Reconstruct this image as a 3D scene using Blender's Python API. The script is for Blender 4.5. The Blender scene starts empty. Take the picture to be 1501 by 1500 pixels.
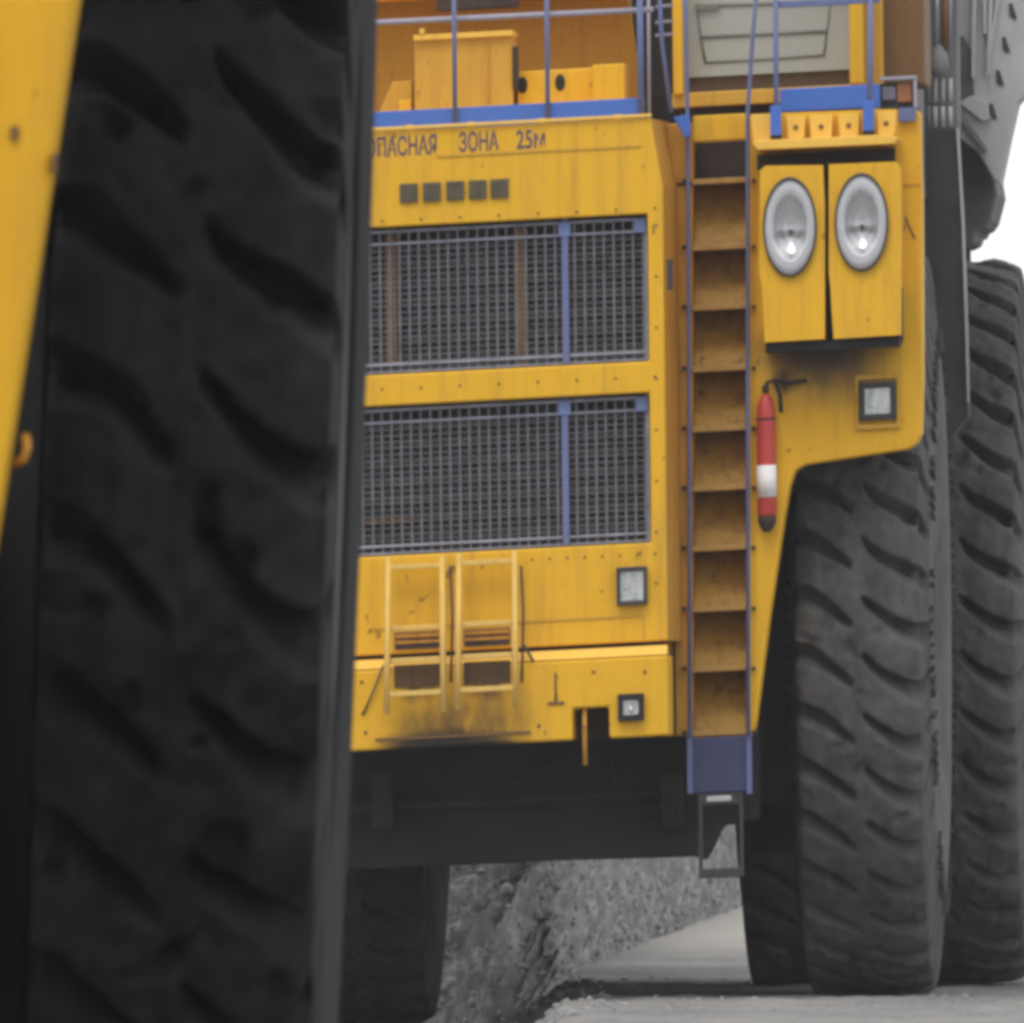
import bpy, bmesh, math, random
from mathutils import Vector, noise as mnoise
random.seed(7)
SC = bpy.context.scene
COL = SC.collection

# ------------------------------------------------------------------ camera
D = 160.0            # distance from the lens to the front of the far truck
S = 0.004            # metres per photograph pixel at that distance
HZ = 1073.0          # photograph row of the horizon
CAMH = 1.568
cd = bpy.data.cameras.new('camera'); cam = bpy.data.objects.new('camera', cd); COL.objects.link(cam)
cam.location = (0, -D, CAMH)
cam.rotation_euler = (math.radians(90) + math.atan((HZ - 750) * S / D), 0, 0)
cd.sensor_width = 36; cd.lens = 36 * D / (1501 * S)
cd.clip_start = 1; cd.clip_end = 5000
cd.dof.use_dof = True; cd.dof.focus_distance = D; cd.dof.aperture_fstop = 36
SC.camera = cam

# ------------------------------------------------------------------ sky, sun, exposure
W = bpy.data.worlds.new('World'); SC.world = W; W.use_nodes = True
nt = W.node_tree; nt.nodes.clear()
sky = nt.nodes.new('ShaderNodeTexSky'); sky.sky_type = 'NISHITA'; sky.sun_disc = False
SUN_EL, SUN_ROT = math.radians(58), math.radians(200)
sky.sun_elevation = SUN_EL; sky.sun_rotation = SUN_ROT; sky.dust_density = 4; sky.air_density = 1
mix = nt.nodes.new('ShaderNodeMix'); mix.data_type = 'RGBA'; mix.inputs[0].default_value = 0.88
mix.inputs[7].default_value = (10.4, 10.5, 10.9, 1)          # the even white of an overcast sky
bg = nt.nodes.new('ShaderNodeBackground'); bg.inputs[1].default_value = 0.1
wo = nt.nodes.new('ShaderNodeOutputWorld')
nt.links.new(sky.outputs[0], mix.inputs[6]); nt.links.new(mix.outputs[2], bg.inputs[0]); nt.links.new(bg.outputs[0], wo.inputs[0])
sl = bpy.data.lights.new('sun', 'SUN'); sl.energy = 1.0; sl.angle = math.radians(25); sl.color = (1, .96, .9)
so = bpy.data.objects.new('sun', sl); COL.objects.link(so)
so.location = (0, 0, 60)
so.rotation_euler = (math.radians(32), 0, math.radians(-20))   # high, a little in front of the truck
SC.view_settings.view_transform = 'Standard'; SC.view_settings.look = 'None'
SC.view_settings.gamma = 1; SC.view_settings.use_curve_mapping = False
SC.view_settings.exposure = 0.25
SC.render.engine = 'CYCLES'
SC.cycles.use_denoising = True
SC.cycles.max_bounces = 8; SC.cycles.diffuse_bounces = 4; SC.cycles.volume_bounces = 0
SC.cycles.filter_width = 4.0


# ------------------------------------------------------------------ materials
class NT:
    def __init__(s, name):
        s.m = bpy.data.materials.new(name); s.m.use_nodes = True
        s.t = s.m.node_tree; s.b = s.t.nodes['Principled BSDF']
        s.g = s.n('ShaderNodeNewGeometry')
    def n(s, kind, **kw):
        x = s.t.nodes.new(kind)
        for k, v in kw.items(): setattr(x, k, v)
        return x
    def l(s, a, b): s.t.links.new(a, b)
    def pos(s, sc=(1, 1, 1)):
        mp = s.n('ShaderNodeMapping'); mp.inputs['Scale'].default_value = sc
        s.l(s.g.outputs['Position'], mp.inputs[0]); return mp.outputs[0]
    def noise(s, scale, detail=4, rough=.55, sc=(1, 1, 1), lo=.4, hi=.6):
        t = s.n('ShaderNodeTexNoise'); t.inputs['Scale'].default_value = scale
        t.inputs['Detail'].default_value = detail; t.inputs['Roughness'].default_value = rough
        s.l(s.pos(sc), t.inputs['Vector'])
        r = s.n('ShaderNodeMapRange'); r.inputs[1].default_value = lo; r.inputs[2].default_value = hi
        s.l(t.outputs[0], r.inputs[0]); return r.outputs[0]
    def math(s, op, a, b):
        x = s.n('ShaderNodeMath', operation=op)
        for i, q in enumerate((a, b)):
            if isinstance(q, (int, float)): x.inputs[i].default_value = q
            else: s.l(q, x.inputs[i])
        return x.outputs[0]
    def mixc(s, fac, a, b):
        x = s.n('ShaderNodeMix', data_type='RGBA')
        for i, q in ((0, fac), (6, a), (7, b)):
            if isinstance(q, (int, float)): x.inputs[i].default_value = q
            elif isinstance(q, tuple): x.inputs[i].default_value = (*q, 1)
            else: s.l(q, x.inputs[i])
        return x.outputs[2]
    def blob(s, c, r, soft=.6):
        """1 inside an ellipsoid of half axes r round the world point c, fading outside"""
        v = s.n('ShaderNodeVectorMath', operation='SUBTRACT'); s.l(s.g.outputs['Position'], v.inputs[0]); v.inputs[1].default_value = c
        q = s.n('ShaderNodeVectorMath', operation='DIVIDE'); s.l(v.outputs[0], q.inputs[0]); q.inputs[1].default_value = r
        k = s.n('ShaderNodeVectorMath', operation='LENGTH'); s.l(q.outputs[0], k.inputs[0])
        m = s.n('ShaderNodeMapRange'); m.inputs[1].default_value = 1; m.inputs[2].default_value = soft; m.inputs[3].default_value = 0; m.inputs[4].default_value = 1
        m.interpolation_type = 'SMOOTHSTEP'
        m.inputs[1].default_value = 1.0; m.inputs[2].default_value = soft
        s.l(k.outputs['Value'], m.inputs[0]); return m.outputs[0]
    def done(s, col, rough=.6, metal=0, bump=None, dist=.01, spec=None):
        if isinstance(col, tuple): s.b.inputs['Base Color'].default_value = (*col, 1)
        else: s.l(col, s.b.inputs['Base Color'])
        if isinstance(rough, (int, float)): s.b.inputs['Roughness'].default_value = rough
        else: s.l(rough, s.b.inputs['Roughness'])
        s.b.inputs['Metallic'].default_value = metal
        if spec is not None: s.b.inputs['Specular IOR Level'].default_value = spec
        if bump is not None:
            b = s.n('ShaderNodeBump'); b.inputs['Distance'].default_value = dist; b.inputs['Strength'].default_value = .6
            s.l(bump, b.inputs['Height']); s.l(b.outputs[0], s.b.inputs['Normal'])
        return s.m


def paint(name, base, dirt, amount=.35, streak=.35, chips=.0, rough=.48, extra=None, dust=(.50, .275, .04)):
    k = NT(name)
    big = k.noise(1.1, 5, .6, lo=.35, hi=.75)
    stk = k.noise(2.2, 5, .6, (7, 7, .55), lo=.48, hi=.82)
    fine = k.noise(26, 4, .6, (1, 1, .5), lo=.55, hi=.8)
    sp = k.noise(15, 3, .5, (1, 1, .7), lo=.68, hi=.74)
    c = k.mixc(k.math('MULTIPLY', big, amount * .45), base, dust)
    c = k.mixc(k.math('MULTIPLY', stk, streak), c, dirt)
    c = k.mixc(k.math('MULTIPLY', fine, amount * .45), c, dirt)
    c = k.mixc(k.math('MULTIPLY', sp, chips), c, (.05, .025, .012))
    if extra:
        for (ctr, r, colr, f, soft, brk) in extra:
            m = k.blob(ctr, r, soft)
            if brk: m = k.math('MULTIPLY', m, k.noise(9, 5, .65, (1, 1, .45), lo=.5 - brk, hi=.62))
            c = k.mixc(k.math('MULTIPLY', m, f), c, colr)
    rg = k.n('ShaderNodeMapRange'); rg.inputs[3].default_value = rough; rg.inputs[4].default_value = min(1, rough + .3)
    k.l(big, rg.inputs[0])
    return k.done(c, rg.outputs[0], 0, k.noise(40, 3, .5, lo=0, hi=1), .003, .35)


def plain(name, base, rough=.6, metal=0, var=.35, scale=5, sc=(1, 1, 1), bump=.004):
    k = NT(name)
    n1 = k.noise(scale, 5, .6, sc, lo=.3, hi=.7)
    dk = tuple(x * (1 - var) for x in base); lt = tuple(min(1, x * (1 + var)) for x in base)
    return k.done(k.mixc(n1, dk, lt), rough, metal, k.noise(scale * 8, 3, lo=0, hi=1), bump)


YEL = (.76, .42, .012)
M = {}


def rubber(name, base, dust, amt):
    k = NT(name)
    a = k.noise(3.0, 6, .6, (1, 1, .5), lo=.35, hi=.72)
    b = k.noise(14, 5, .65, (1, 1, .5), lo=.45, hi=.75)
    c = k.mixc(k.math('MULTIPLY', a, amt), base, dust)
    c = k.mixc(k.math('MULTIPLY', b, amt * .7), c, dust)
    return k.done(c, .85, 0, k.noise(20, 6, .65, lo=0, hi=1), .012, .25)


def glassy():
    k = NT('lamp_cover_glass')
    tr = k.n('ShaderNodeBsdfTransparent'); gl = k.n('ShaderNodeBsdfGlossy'); gl.inputs['Roughness'].default_value = .08
    lw = k.n('ShaderNodeLayerWeight'); lw.inputs[0].default_value = .25
    mx = k.n('ShaderNodeMixShader'); mx.inputs[0].default_value = .05
    k.l(tr.outputs[0], mx.inputs[1]); k.l(gl.outputs[0], mx.inputs[2])
    k.l(mx.outputs[0], k.t.nodes['Material Output'].inputs[0])
    return k.m


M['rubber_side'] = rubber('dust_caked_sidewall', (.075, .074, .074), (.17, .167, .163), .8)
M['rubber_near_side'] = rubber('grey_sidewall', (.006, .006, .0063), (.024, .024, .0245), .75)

# ------------------------------------------------------------------ places: photograph pixel + depth -> truck space -> world
class Frame:
    """u to the right along the truck's front, v backwards, w up; the photograph stands the trucks a little askew"""
    def __init__(s, X0, Y0, Z0, a, k1, k2, sx=1.0):
        s.X0, s.Y0, s.Z0, s.c, s.s, s.k1, s.k2, s.sx = X0, Y0, Z0, math.cos(a), math.sin(a), k1, k2, sx
    def world(s, p):
        u, v, w = p
        return Vector((s.X0 + s.sx * (u * s.c + v * s.s) - s.k1 * w, s.Y0 - u * s.s + v * s.c, s.Z0 + w + s.k2 * u))
    def P(s, px, py, v):
        u = w = 0.0
        for _ in range(12):
            y = s.Y0 - u * s.s + v * s.c; f = (y + D) / D
            x = (px - 750.5) * S * f; z = CAMH + (HZ - py) * S * f
            w = z - s.Z0 - s.k2 * u
            u = ((x - s.X0 + s.k1 * w) / s.sx - v * s.s) / s.c
        return (u, v, w)
    def U(s, px, py, v): return s.P(px, py, v)[0]
    def Wd(s, px, py, v): return s.P(px, py, v)[2]


FA = Frame(0, 0, 0, .05, .011, .05)                     # the far truck
FB = Frame(0, -101.0, 0, .012, -.037, .03, .86)           # the near truck
WORLDLOC = {}


def empty(name, label, cat, loc, group=None):
    o = bpy.data.objects.new(name, None); COL.objects.link(o); o.location = loc
    o['label'] = label; o['category'] = cat
    if group: o['group'] = group
    WORLDLOC[o.name] = Vector(loc); return o


class MB:
    def __init__(s, fr): s.fr = fr; s.v = []; s.f = []; s.sm = []
    def add(s, vs, fs, smooth=False):
        k = len(s.v); s.v += [tuple(q) for q in vs]
        s.f += [tuple(i + k for i in q) for q in fs]; s.sm += [smooth] * len(fs)
        return s
    # --- truck-space primitives
    def cube(s, u0, u1, v0, v1, w0, w1):
        vs = [(u, v, w) for w in (w0, w1) for v in (v0, v1) for u in (u0, u1)]
        return s.add(vs, [(0, 2, 3, 1), (4, 5, 7, 6), (0, 1, 5, 4), (1, 3, 7, 5), (3, 2, 6, 7), (2, 0, 4, 6)])
    def box(s, x0, y0, x1, y1, v0, v1):
        """front face given by photograph pixels (rows measured at the box's middle), running back from v0 to v1"""
        P = s.fr.P; ym, xm = (y0 + y1) / 2, (x0 + x1) / 2
        return s.cube(P(x0, ym, v0)[0], P(x1, ym, v0)[0], v0, v1, P(xm, y1, v0)[2], P(xm, y0, v0)[2])
    def poly(s, pts, v0, v1, back=None):
        a = [s.fr.P(x, y, v0) for x, y in pts]; n = len(a)
        if back is None: b = [(u, v1, w) for u, _, w in a]
        else: b = [s.fr.P(x, y, v1) for x, y in back]
        return s.add(a + b, [tuple(range(n)), tuple(range(2 * n - 1, n - 1, -1))] + [(i, i + n, (i + 1) % n + n, (i + 1) % n) for i in range(n)])
    def tube3(s, pts, r, n=8):
        ps = [Vector(p) for p in pts]; vs = []; fs = []
        for i, p in enumerate(ps):
            d = (ps[min(i + 1, len(ps) - 1)] - ps[max(i - 1, 0)]).normalized()
            a = d.cross(Vector((0, 1, 0)) if abs(d.y) < .9 else Vector((1, 0, 0))).normalized(); b = d.cross(a)
            rr = r[i] if isinstance(r, (list, tuple)) else r
            vs += [p + rr * (math.cos(2 * math.pi * k / n) * a + math.sin(2 * math.pi * k / n) * b) for k in range(n)]
        for i in range(len(ps) - 1):
            fs += [(i * n + k, i * n + (k + 1) % n, (i + 1) * n + (k + 1) % n, (i + 1) * n + k) for k in range(n)]
        s.add(vs, fs, True)
        k = len(s.v) - len(vs)
        s.f += [tuple(k + i for i in range(n)), tuple(k + len(vs) - n + i for i in range(n))]; s.sm += [False, False]
        return s
    def tube(s, pts, r, n=8): return s.tube3([s.fr.P(*p) for p in pts], r, n)
    def lathe(s, c, axis, prof, n=32, ru=1.0, smooth=True, caps=True):
        """profile (along, radius) round axis 'v' or 'w' through c; ru squashes the width"""
        vs = []; m = len(prof)
        for t, r in prof:
            for k in range(n):
                q = 2 * math.pi * k / n
                if axis == 'v': vs.append((c[0] + ru * r * math.cos(q), c[1] + t, c[2] + r * math.sin(q)))
                else: vs.append((c[0] + ru * r * math.cos(q), c[1] + ru * r * math.sin(q), c[2] + t))
        fs = [(i * n + k, i * n + (k + 1) % n, (i + 1) * n + (k + 1) % n, (i + 1) * n + k) for i in range(m - 1) for k in range(n)]
        s.add(vs, fs, smooth)
        if caps:
            k = len(s.v) - len(vs)
            for j, rr in ((0, prof[0][1]), (m - 1, prof[-1][1])):
                if rr > 1e-4: s.f.append(tuple(k + j * n + i for i in range(n))); s.sm.append(False)
        return s
    def plate(s, us, ws, holes, v0, v1):
        """a sheet cut on the lines us, ws with the cells in holes left open"""
        nu, nw = len(us) - 1, len(ws) - 1
        solid = lambda i, j: 0 <= i < nu and 0 <= j < nw and (i, j) not in holes
        vid = {}
        vs = []
        def V(i, j, b):
            if (i, j, b) not in vid: vid[(i, j, b)] = len(vs); vs.append((us[i], v1 if b else v0, ws[j]))
            return vid[(i, j, b)]
        fs = []
        for i in range(nu):
            for j in range(nw):
                if not solid(i, j): continue
                fs.append((V(i, j, 0), V(i + 1, j, 0), V(i + 1, j + 1, 0), V(i, j + 1, 0)))
                fs.append((V(i, j, 1), V(i, j + 1, 1), V(i + 1, j + 1, 1), V(i + 1, j, 1)))
                for di, dj, e in ((-1, 0, ((i, j), (i, j + 1))), (1, 0, ((i + 1, j), (i + 1, j + 1))), (0, -1, ((i, j), (i + 1, j))), (0, 1, ((i, j + 1), (i + 1, j + 1)))):
                    if not solid(i + di, j + dj):
                        (a, b), (c, d) = e; fs.append((V(a, b, 0), V(c, d, 0), V(c, d, 1), V(a, b, 1)))
        return s.add(vs, fs)
    def build(s, name, mat, parent, bevel=0, kind=None, label=None, mirror=None, seg=2):
        vs = s.v if mirror is None else [(2 * mirror - u, v, w) for u, v, w in s.v]
        wv = [s.fr.world(p) for p in vs]
        lo = [min(p[i] for p in wv) for i in range(3)]; hi = [max(p[i] for p in wv) for i in range(3)]
        ctr = Vector([(a + b) / 2 for a, b in zip(lo, hi)])
        me = bpy.data.meshes.new(name); me.from_pydata([p - ctr for p in wv], [], s.f)
        for p, q in zip(me.polygons, s.sm): p.use_smooth = q
        bm = bmesh.new(); bm.from_mesh(me); bmesh.ops.recalc_face_normals(bm, faces=bm.faces); bm.to_mesh(me); bm.free()
        me.materials.append(M[mat] if isinstance(mat, str) else mat)
        return link(name, me, ctr, parent, bevel, kind, label, seg)


def link(name, me, ctr, parent, bevel=0, kind=None, label=None, seg=2):
    o = bpy.data.objects.new(name, me); COL.objects.link(o)
    if parent is not None:
        o.parent = parent; o.location = ctr - WORLDLOC[parent.name]
    else: o.location = ctr
    WORLDLOC[o.name] = Vector(ctr)
    if bevel:
        b = o.modifiers.new('bevel', 'BEVEL'); b.width = bevel; b.segments = seg; b.limit_method = 'ANGLE'; b.angle_limit = math.radians(35)
        b.harden_normals = False
    if kind: o['kind'] = kind
    if label: o['label'] = label
    return o


def again(src, ctr, parent):
    """a copy of a part, sharing its mesh"""
    o = src.copy(); COL.objects.link(o); o.parent = parent
    o.location = Vector(ctr) - (WORLDLOC[parent.name] if parent else Vector())
    WORLDLOC[o.name] = Vector(ctr); return o


def A(): return MB(FA)


# stains with a place of their own, given in world coordinates
def wp(px, py, v): return tuple(FA.world(FA.P(px, py, v)))
M['yellow'] = paint('yellow_paint', YEL, (.34, .17, .035), .38, .5, .6)
M['yellow_bumper'] = paint('yellow_bumper_paint', YEL, (.38, .19, .035), .36, .4, .6, extra=[
    (wp(690, 1040, -.2), (.50, 1, .34), (.32, .16, .03), .75, .2, .3),
    (wp(668, 1066, -.2), (.62, 1, .22), (.12, .065, .024), .75, .15, .2),
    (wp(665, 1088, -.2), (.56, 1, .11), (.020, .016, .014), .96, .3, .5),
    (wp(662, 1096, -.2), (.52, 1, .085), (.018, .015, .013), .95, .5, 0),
    (wp(612, 1000, -.2), (.17, 1, .16), (.06, .035, .018), .85, .4, .2),
    (wp(714, 996, -.2), (.17, 1, .16), (.06, .035, .018), .85, .4, .2)])
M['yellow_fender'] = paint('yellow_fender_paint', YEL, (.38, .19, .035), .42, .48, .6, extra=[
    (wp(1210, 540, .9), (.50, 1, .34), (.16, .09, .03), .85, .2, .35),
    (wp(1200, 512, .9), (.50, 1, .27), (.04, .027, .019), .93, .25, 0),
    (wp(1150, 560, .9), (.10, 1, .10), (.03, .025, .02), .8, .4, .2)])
M['yellow_pale'] = paint('dusty_pale_yellow_paint', (.84, .50, .07), (.40, .22, .05), .45, .2, .2, dust=(.78, .55, .2))  # dusty paint; on the lip and bumper top its paleness is a painted highlight
M['yellow_worn'] = paint('worn_orange_yellow_paint', (.58, .27, .02), (.17, .08, .025), .55, .65, .7, dust=(.34, .22, .09))  # worn paint; on the hood flanks its darker tone stands for shade
M['yellow_shade'] = paint('grimy_yellow_paint', (.60, .335, .035), (.30, .15, .03), .5, .45, .4, dust=(.46, .29, .06))  # darker yellow for set-back parts, grime and shade both in the colour
M['ladder_riser'] = paint('scuffed_riser_paint', (.40, .22, .035), (.085, .055, .03), .8, .9, .8, dust=(.24, .17, .08))
M['ladder_paint'] = paint('dusty_ladder_paint', (.74, .47, .10), (.30, .20, .10), .6, .4, .3, dust=(.58, .44, .26))
M['soot'] = paint('sooty_pocket_paint', (.05, .032, .02), (.015, .012, .01), .9, .7, .1, dust=(.30, .16, .03))
M['tread'] = paint('scuffed_tread_paint', (.44, .25, .06), (.14, .09, .045), .6, .5, .5, dust=(.33, .24, .13))
M['post_rust'] = paint('rusty_upright', (.30, .165, .06), (.12, .07, .03), .5, .4, .2, dust=(.25, .17, .09))
M['navy'] = paint('scuffed_navy_paint', (.05, .058, .14), (.03, .03, .05), .5, .5, .3, dust=(.10, .11, .20))
M['clip_blue'] = paint('pale_blue_clip', (.16, .23, .46), (.12, .12, .18), .4, .3, .1, dust=(.3, .33, .45))
M['cowl'] = paint('brown_cowl', (.13, .09, .05), (.07, .05, .03), .4, .4, .1, dust=(.15, .11, .08))
M['rust'] = paint('rusty_brown_paint', (.19, .10, .035), (.08, .045, .025), .6, .6, .3, dust=(.16, .11, .07))
M['blue'] = paint('blue_paint', (.05, .15, .54), (.10, .13, .26), .3, .25, .1, dust=(.25, .27, .42))
M['blue_grey'] = paint('dusty_blue_paint', (.12, .15, .31), (.12, .11, .14), .5, .35, .2, dust=(.28, .28, .35))
M['mauve'] = paint('dusty_rail_paint', (.33, .31, .38), (.16, .12, .10), .4, .3, .2, dust=(.45, .42, .44))
M['wire'] = plain('dusty_steel_wire', (.135, .135, .15), .6, .0, .3, 9)
M['louvre'] = plain('dusty_louvre', (.085, .083, .083), .75, 0, .4, 5)
M['bar'] = plain('dusty_grille_bar', (.27, .28, .34), .6, 0, .3, 7)
M['radiator'] = plain('radiator_core', (.075, .072, .072), .8, 0, .4, 6, (3, 1, 12))
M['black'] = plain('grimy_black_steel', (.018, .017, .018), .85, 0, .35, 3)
M['dark'] = plain('dark_grey_steel', (.045, .044, .046), .75, 0, .3, 3)
M['darkbrown'] = plain('dark_brown_grime', (.04, .028, .022), .8, 0, .4, 4)
M['grey'] = plain('dusty_grey_steel', (.43, .43, .43), .7, 0, .18, 2.5, (1, 1, .4))
M['grey_mid'] = plain('mid_grey_steel', (.19, .19, .19), .7, 0, .25, 3, (1, 1, .4))
M['grey_low'] = plain('low_grey_steel', (.11, .11, .11), .7, 0, .25, 3)
M['steel'] = plain('worn_bright_steel', (.5, .5, .5), .35, .7, .2, 6)
M['seal'] = plain('rubber_seal', (.05, .05, .045), .7, 0, .2, 5)
M['rim_dark'] = plain('headlight_rim', (.06, .045, .03), .5, 0, .3, 6)
M['reflector'] = plain('bright_reflector', (.70, .71, .72), .33, .8, .06, 6, bump=.001)
M['reflector_ring'] = plain('lamp_ring', (.50, .51, .54), .45, 0, .05, 6, bump=.001)
M['lamp_glass'] = plain('ribbed_lamp_glass', (.50, .52, .51), .15, .35, .45, 9, (2.2, 1, .5), bump=.012)
M['amber'] = plain('amber_lens', (.28, .10, .035), .3, 0, .2, 9)
M['smoke'] = plain('smoked_lens', (.16, .15, .19), .3, 0, .2, 9)
M['red'] = plain('faded_red_paint', (.50, .055, .045), .45, 0, .16, 4)
M['white'] = plain('white_label', (.80, .79, .80), .6, 0, .05, 6)
M['plate'] = plain('dark_letter_plate', (.085, .07, .035), .55, 0, .3, 14)
M['ink'] = plain('faded_plum_lettering', (.105, .065, .115), .7, 0, .25, 10)
M['window'] = plain('dusty_windscreen', (.35, .36, .32), .22, 0, .05, 1.5, (1, 1, .3), bump=.0005)
M['window_line'] = plain('windscreen_line', (.17, .17, .15), .5, 0, .1, 6)
M['glass'] = glassy()
M['rubber'] = rubber('dusty_tyre_rubber', (.050, .050, .052), (.125, .123, .121), .85)
M['rubber_near'] = rubber('black_tyre_rubber', (.0035, .0035, .0037), (.017, .017, .0175), .75)  # clean rubber, colour taken darker for the shade of the truck body above

# ------------------------------------------------------------------ ground, bank, far sheet
def low(x):
    """0 on the road, 1 in the lower ground left of it"""
    t = max(0., min(1., (.42 - x) / .5)); return t * t * (3 - 2 * t)
def gz(x, y):
    """the haul road, dropping to lower rubble ground on its left"""
    z = -.36 * low(x + .16 * mnoise.noise(Vector((y * .35, x * 1.5, 9))) + .07 * mnoise.noise(Vector((y * 1.3, x * 5, 2)))) * math.exp(-((y + 20) / 60) ** 6)
    near = math.exp(-((y - 2) / 20) ** 2)
    z += near * (.014 * mnoise.noise(Vector((x * 2.5, y * .6, 0))) + .012 * mnoise.noise(Vector((x * 9, y * 1.1, 5))))
    return z


def grid_axis(lo, hi, dense_lo, dense_hi, step, growth=1.35):
    a = []; q = dense_lo
    while q < dense_hi: a.append(q); q += step
    d = step; q = dense_hi
    while q < hi: a.append(q); d *= growth; q += d
    a.append(hi); d = step; q = dense_lo
    while True:
        d *= growth; q -= d
        if q <= lo: break
        a.insert(0, q)
    a.insert(0, lo); return a


def ground_mat():
    k = NT('haul_road_gravel')
    a = k.noise(.9, 6, .6, (1, .25, 1), lo=.35, hi=.65)
    b = k.noise(22, 5, .7, (1, .04, 1), lo=.38, hi=.68)
    c = k.mixc(a, (.135, .134, .131), (.27, .262, .245))
    c = k.mixc(k.math('MULTIPLY', b, .55), c, (.30, .295, .285))
    c = k.mixc(k.math('MULTIPLY', k.blob((1.6, 66, 0), (1.9, 46, 3), .3), .8), c, (.46, .435, .39))
    return k.done(c, .95, 0, k.noise(16, 6, .7, lo=0, hi=1), .04, .1)


def rubble_mat():
    k = NT('broken_rock_rubble')
    a = k.noise(5, 6, .65, (1, .02, .7), lo=.36, hi=.64)
    b = k.noise(14, 5, .7, (1, .02, .7), lo=.47, hi=.66)
    c = k.mixc(a, (.15, .152, .152), (.25, .25, .247))
    c = k.mixc(k.math('MULTIPLY', b, .65), c, (.50, .50, .49))
    return k.done(c, .95, 0, k.noise(15, 6, .7, (1, .05, 1), lo=0, hi=1), .05, .1)


M['stone'] = plain('pale_broken_stone', (.25, .25, .246), .95, 0, .4, 14)
M['gravel'] = ground_mat(); M['rubble'] = rubble_mat()


def heightfield(name, xs, ys, f, mat, kind):
    vs = [(x, y, f(x, y)) for y in ys for x in xs]; n = len(xs)
    fs = [(j * n + i, j * n + i + 1, (j + 1) * n + i + 1, (j + 1) * n + i) for j in range(len(ys) - 1) for i in range(n - 1)]
    me = bpy.data.meshes.new(name); me.from_pydata(vs, [], fs); me.materials.append(M[mat])
    me.polygons.foreach_set('use_smooth', [True] * len(fs))
    o = bpy.data.objects.new(name, me); COL.objects.link(o); o['kind'] = kind; return o


heightfield('ground', grid_axis(-600, 600, -2.5, 4, .06), grid_axis(-600, 600, -12, 40, .35), gz, 'gravel', 'structure')

# the bank of broken rock: its foot swings from beside the road to behind the truck
def foot(x):
    if x > .3: return 15.1 + (x - .3) * 40
    return 14.6 + max(0, (x + .2)) * 1.0
def bank(x, d):
    h = 2.9 * (1 - math.exp(-max(0, d) / 4.2)) * min(1, d / 1.5 + .15)
    p = Vector((x * 1.1, d * 3.0, 1.7))
    h += .30 * mnoise.noise(p * 1.6) * min(1, d) + .20 * mnoise.noise(p * 4.1) + .13 * mnoise.noise(p * 9.3)
    return h - .12 - .36 * low(x)
xs = grid_axis(-60, 14, -1.2, 2.6, .035, 1.2); ds = grid_axis(-.6, 60, -.3, 2.4, .03, 1.2)
vs = [(x, foot(x) + d * (1 + max(0, min(1, x)) * 1.0), bank(x, d)) for d in ds for x in xs]; n = len(xs)
me = bpy.data.meshes.new('rock_bank')
me.from_pydata(vs, [], [(j * n + i, j * n + i + 1, (j + 1) * n + i + 1, (j + 1) * n + i) for j in range(len(ds) - 1) for i in range(n - 1)])
me.materials.append(M['rubble'])
o = bpy.data.objects.new('terrain', me); COL.objects.link(o); o['kind'] = 'structure'

# loose stones on the bank and on the spill
bm = bmesh.new(); base = bmesh.new(); bmesh.ops.create_icosphere(base, subdivisions=1, radius=1)
bv = [v.co.copy() for v in base.verts]; bfs = [[v.index for v in f.verts] for f in base.faces]
def stone(c, r):
    q = random.random() * 50; e = (random.uniform(.7, 1.3), random.uniform(.7, 1.3), random.uniform(.5, 1.1))
    nv = [bm.verts.new(Vector(c) + Vector((p.x * e[0], p.y * e[1], p.z * e[2])) * r * (1 + .45 * mnoise.noise(p * 1.3 + Vector((q, q, q))))) for p in bv]
    for f in bfs: bm.faces.new([nv[i] for i in f])
for _ in range(2600):
    x = random.uniform(-.9, 2.4); d = random.random() ** 1.6 * 2.4
    stone((x, foot(x) + d * (1 + max(0, min(1, x))), bank(x, d)), random.choice((.008, .010, .014, .018, .022, .03, .045)))
for _ in range(700):
    x = random.gauss(.22, .16); y = random.uniform(-9, 14.5)
    stone((x, y, gz(x, y)), random.choice((.008, .010, .014, .02, .03)))
for _ in range(420):
    x = random.uniform(-.6, 3.5); y = random.uniform(-7, 14)
    stone((x, y, gz(x, y)), random.choice((.006, .008, .012, .018)))
me = bpy.data.meshes.new('loose_stones'); bm.to_mesh(me); bm.normal_update(); bm.free(); me.materials.append(M['stone'])
o = bpy.data.objects.new('loose_stones', me); COL.objects.link(o); o['kind'] = 'stuff'

# ------------------------------------------------------------------ the far truck
TR = empty('haul_truck', 'yellow mining haul truck seen from the front with grilles, ladder and round headlights', 'truck', tuple(FA.world((0, 3.4, 0))), 'mining haul trucks')
P = FA.P
VF = .9                                   # fender front
UC = P(668, 500, 0)[0]                    # middle of the truck

# --- hood: one sheet with the two grille openings
uR = P(974, 500, 0)[0]; uL = 2 * UC - uR
hU = P(951, 500, 0)[0]; hL = 2 * UC - hU
wv_ = lambda y, x=745: P(x, y, 0)[2]
us = [uL, hL, hU, uR]
ws = [wv_(951), wv_(806), wv_(586), wv_(540), wv_(324), wv_(285), wv_(184)]
b = A().plate(us, ws, {(1, 1), (1, 3)}, 0, .07)
dx = P(974, 200, 0)[0] - P(957, 200, 0)[0]
b.v = [(u - dx if (abs(u - uR) < 1e-6 and w > ws[5] + .05) else u + dx if (abs(u - uL) < 1e-6 and w > ws[5] + .05) else u, v, w) for u, v, w in b.v]
hood = b.build('hood', 'yellow', TR, .012)
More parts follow.
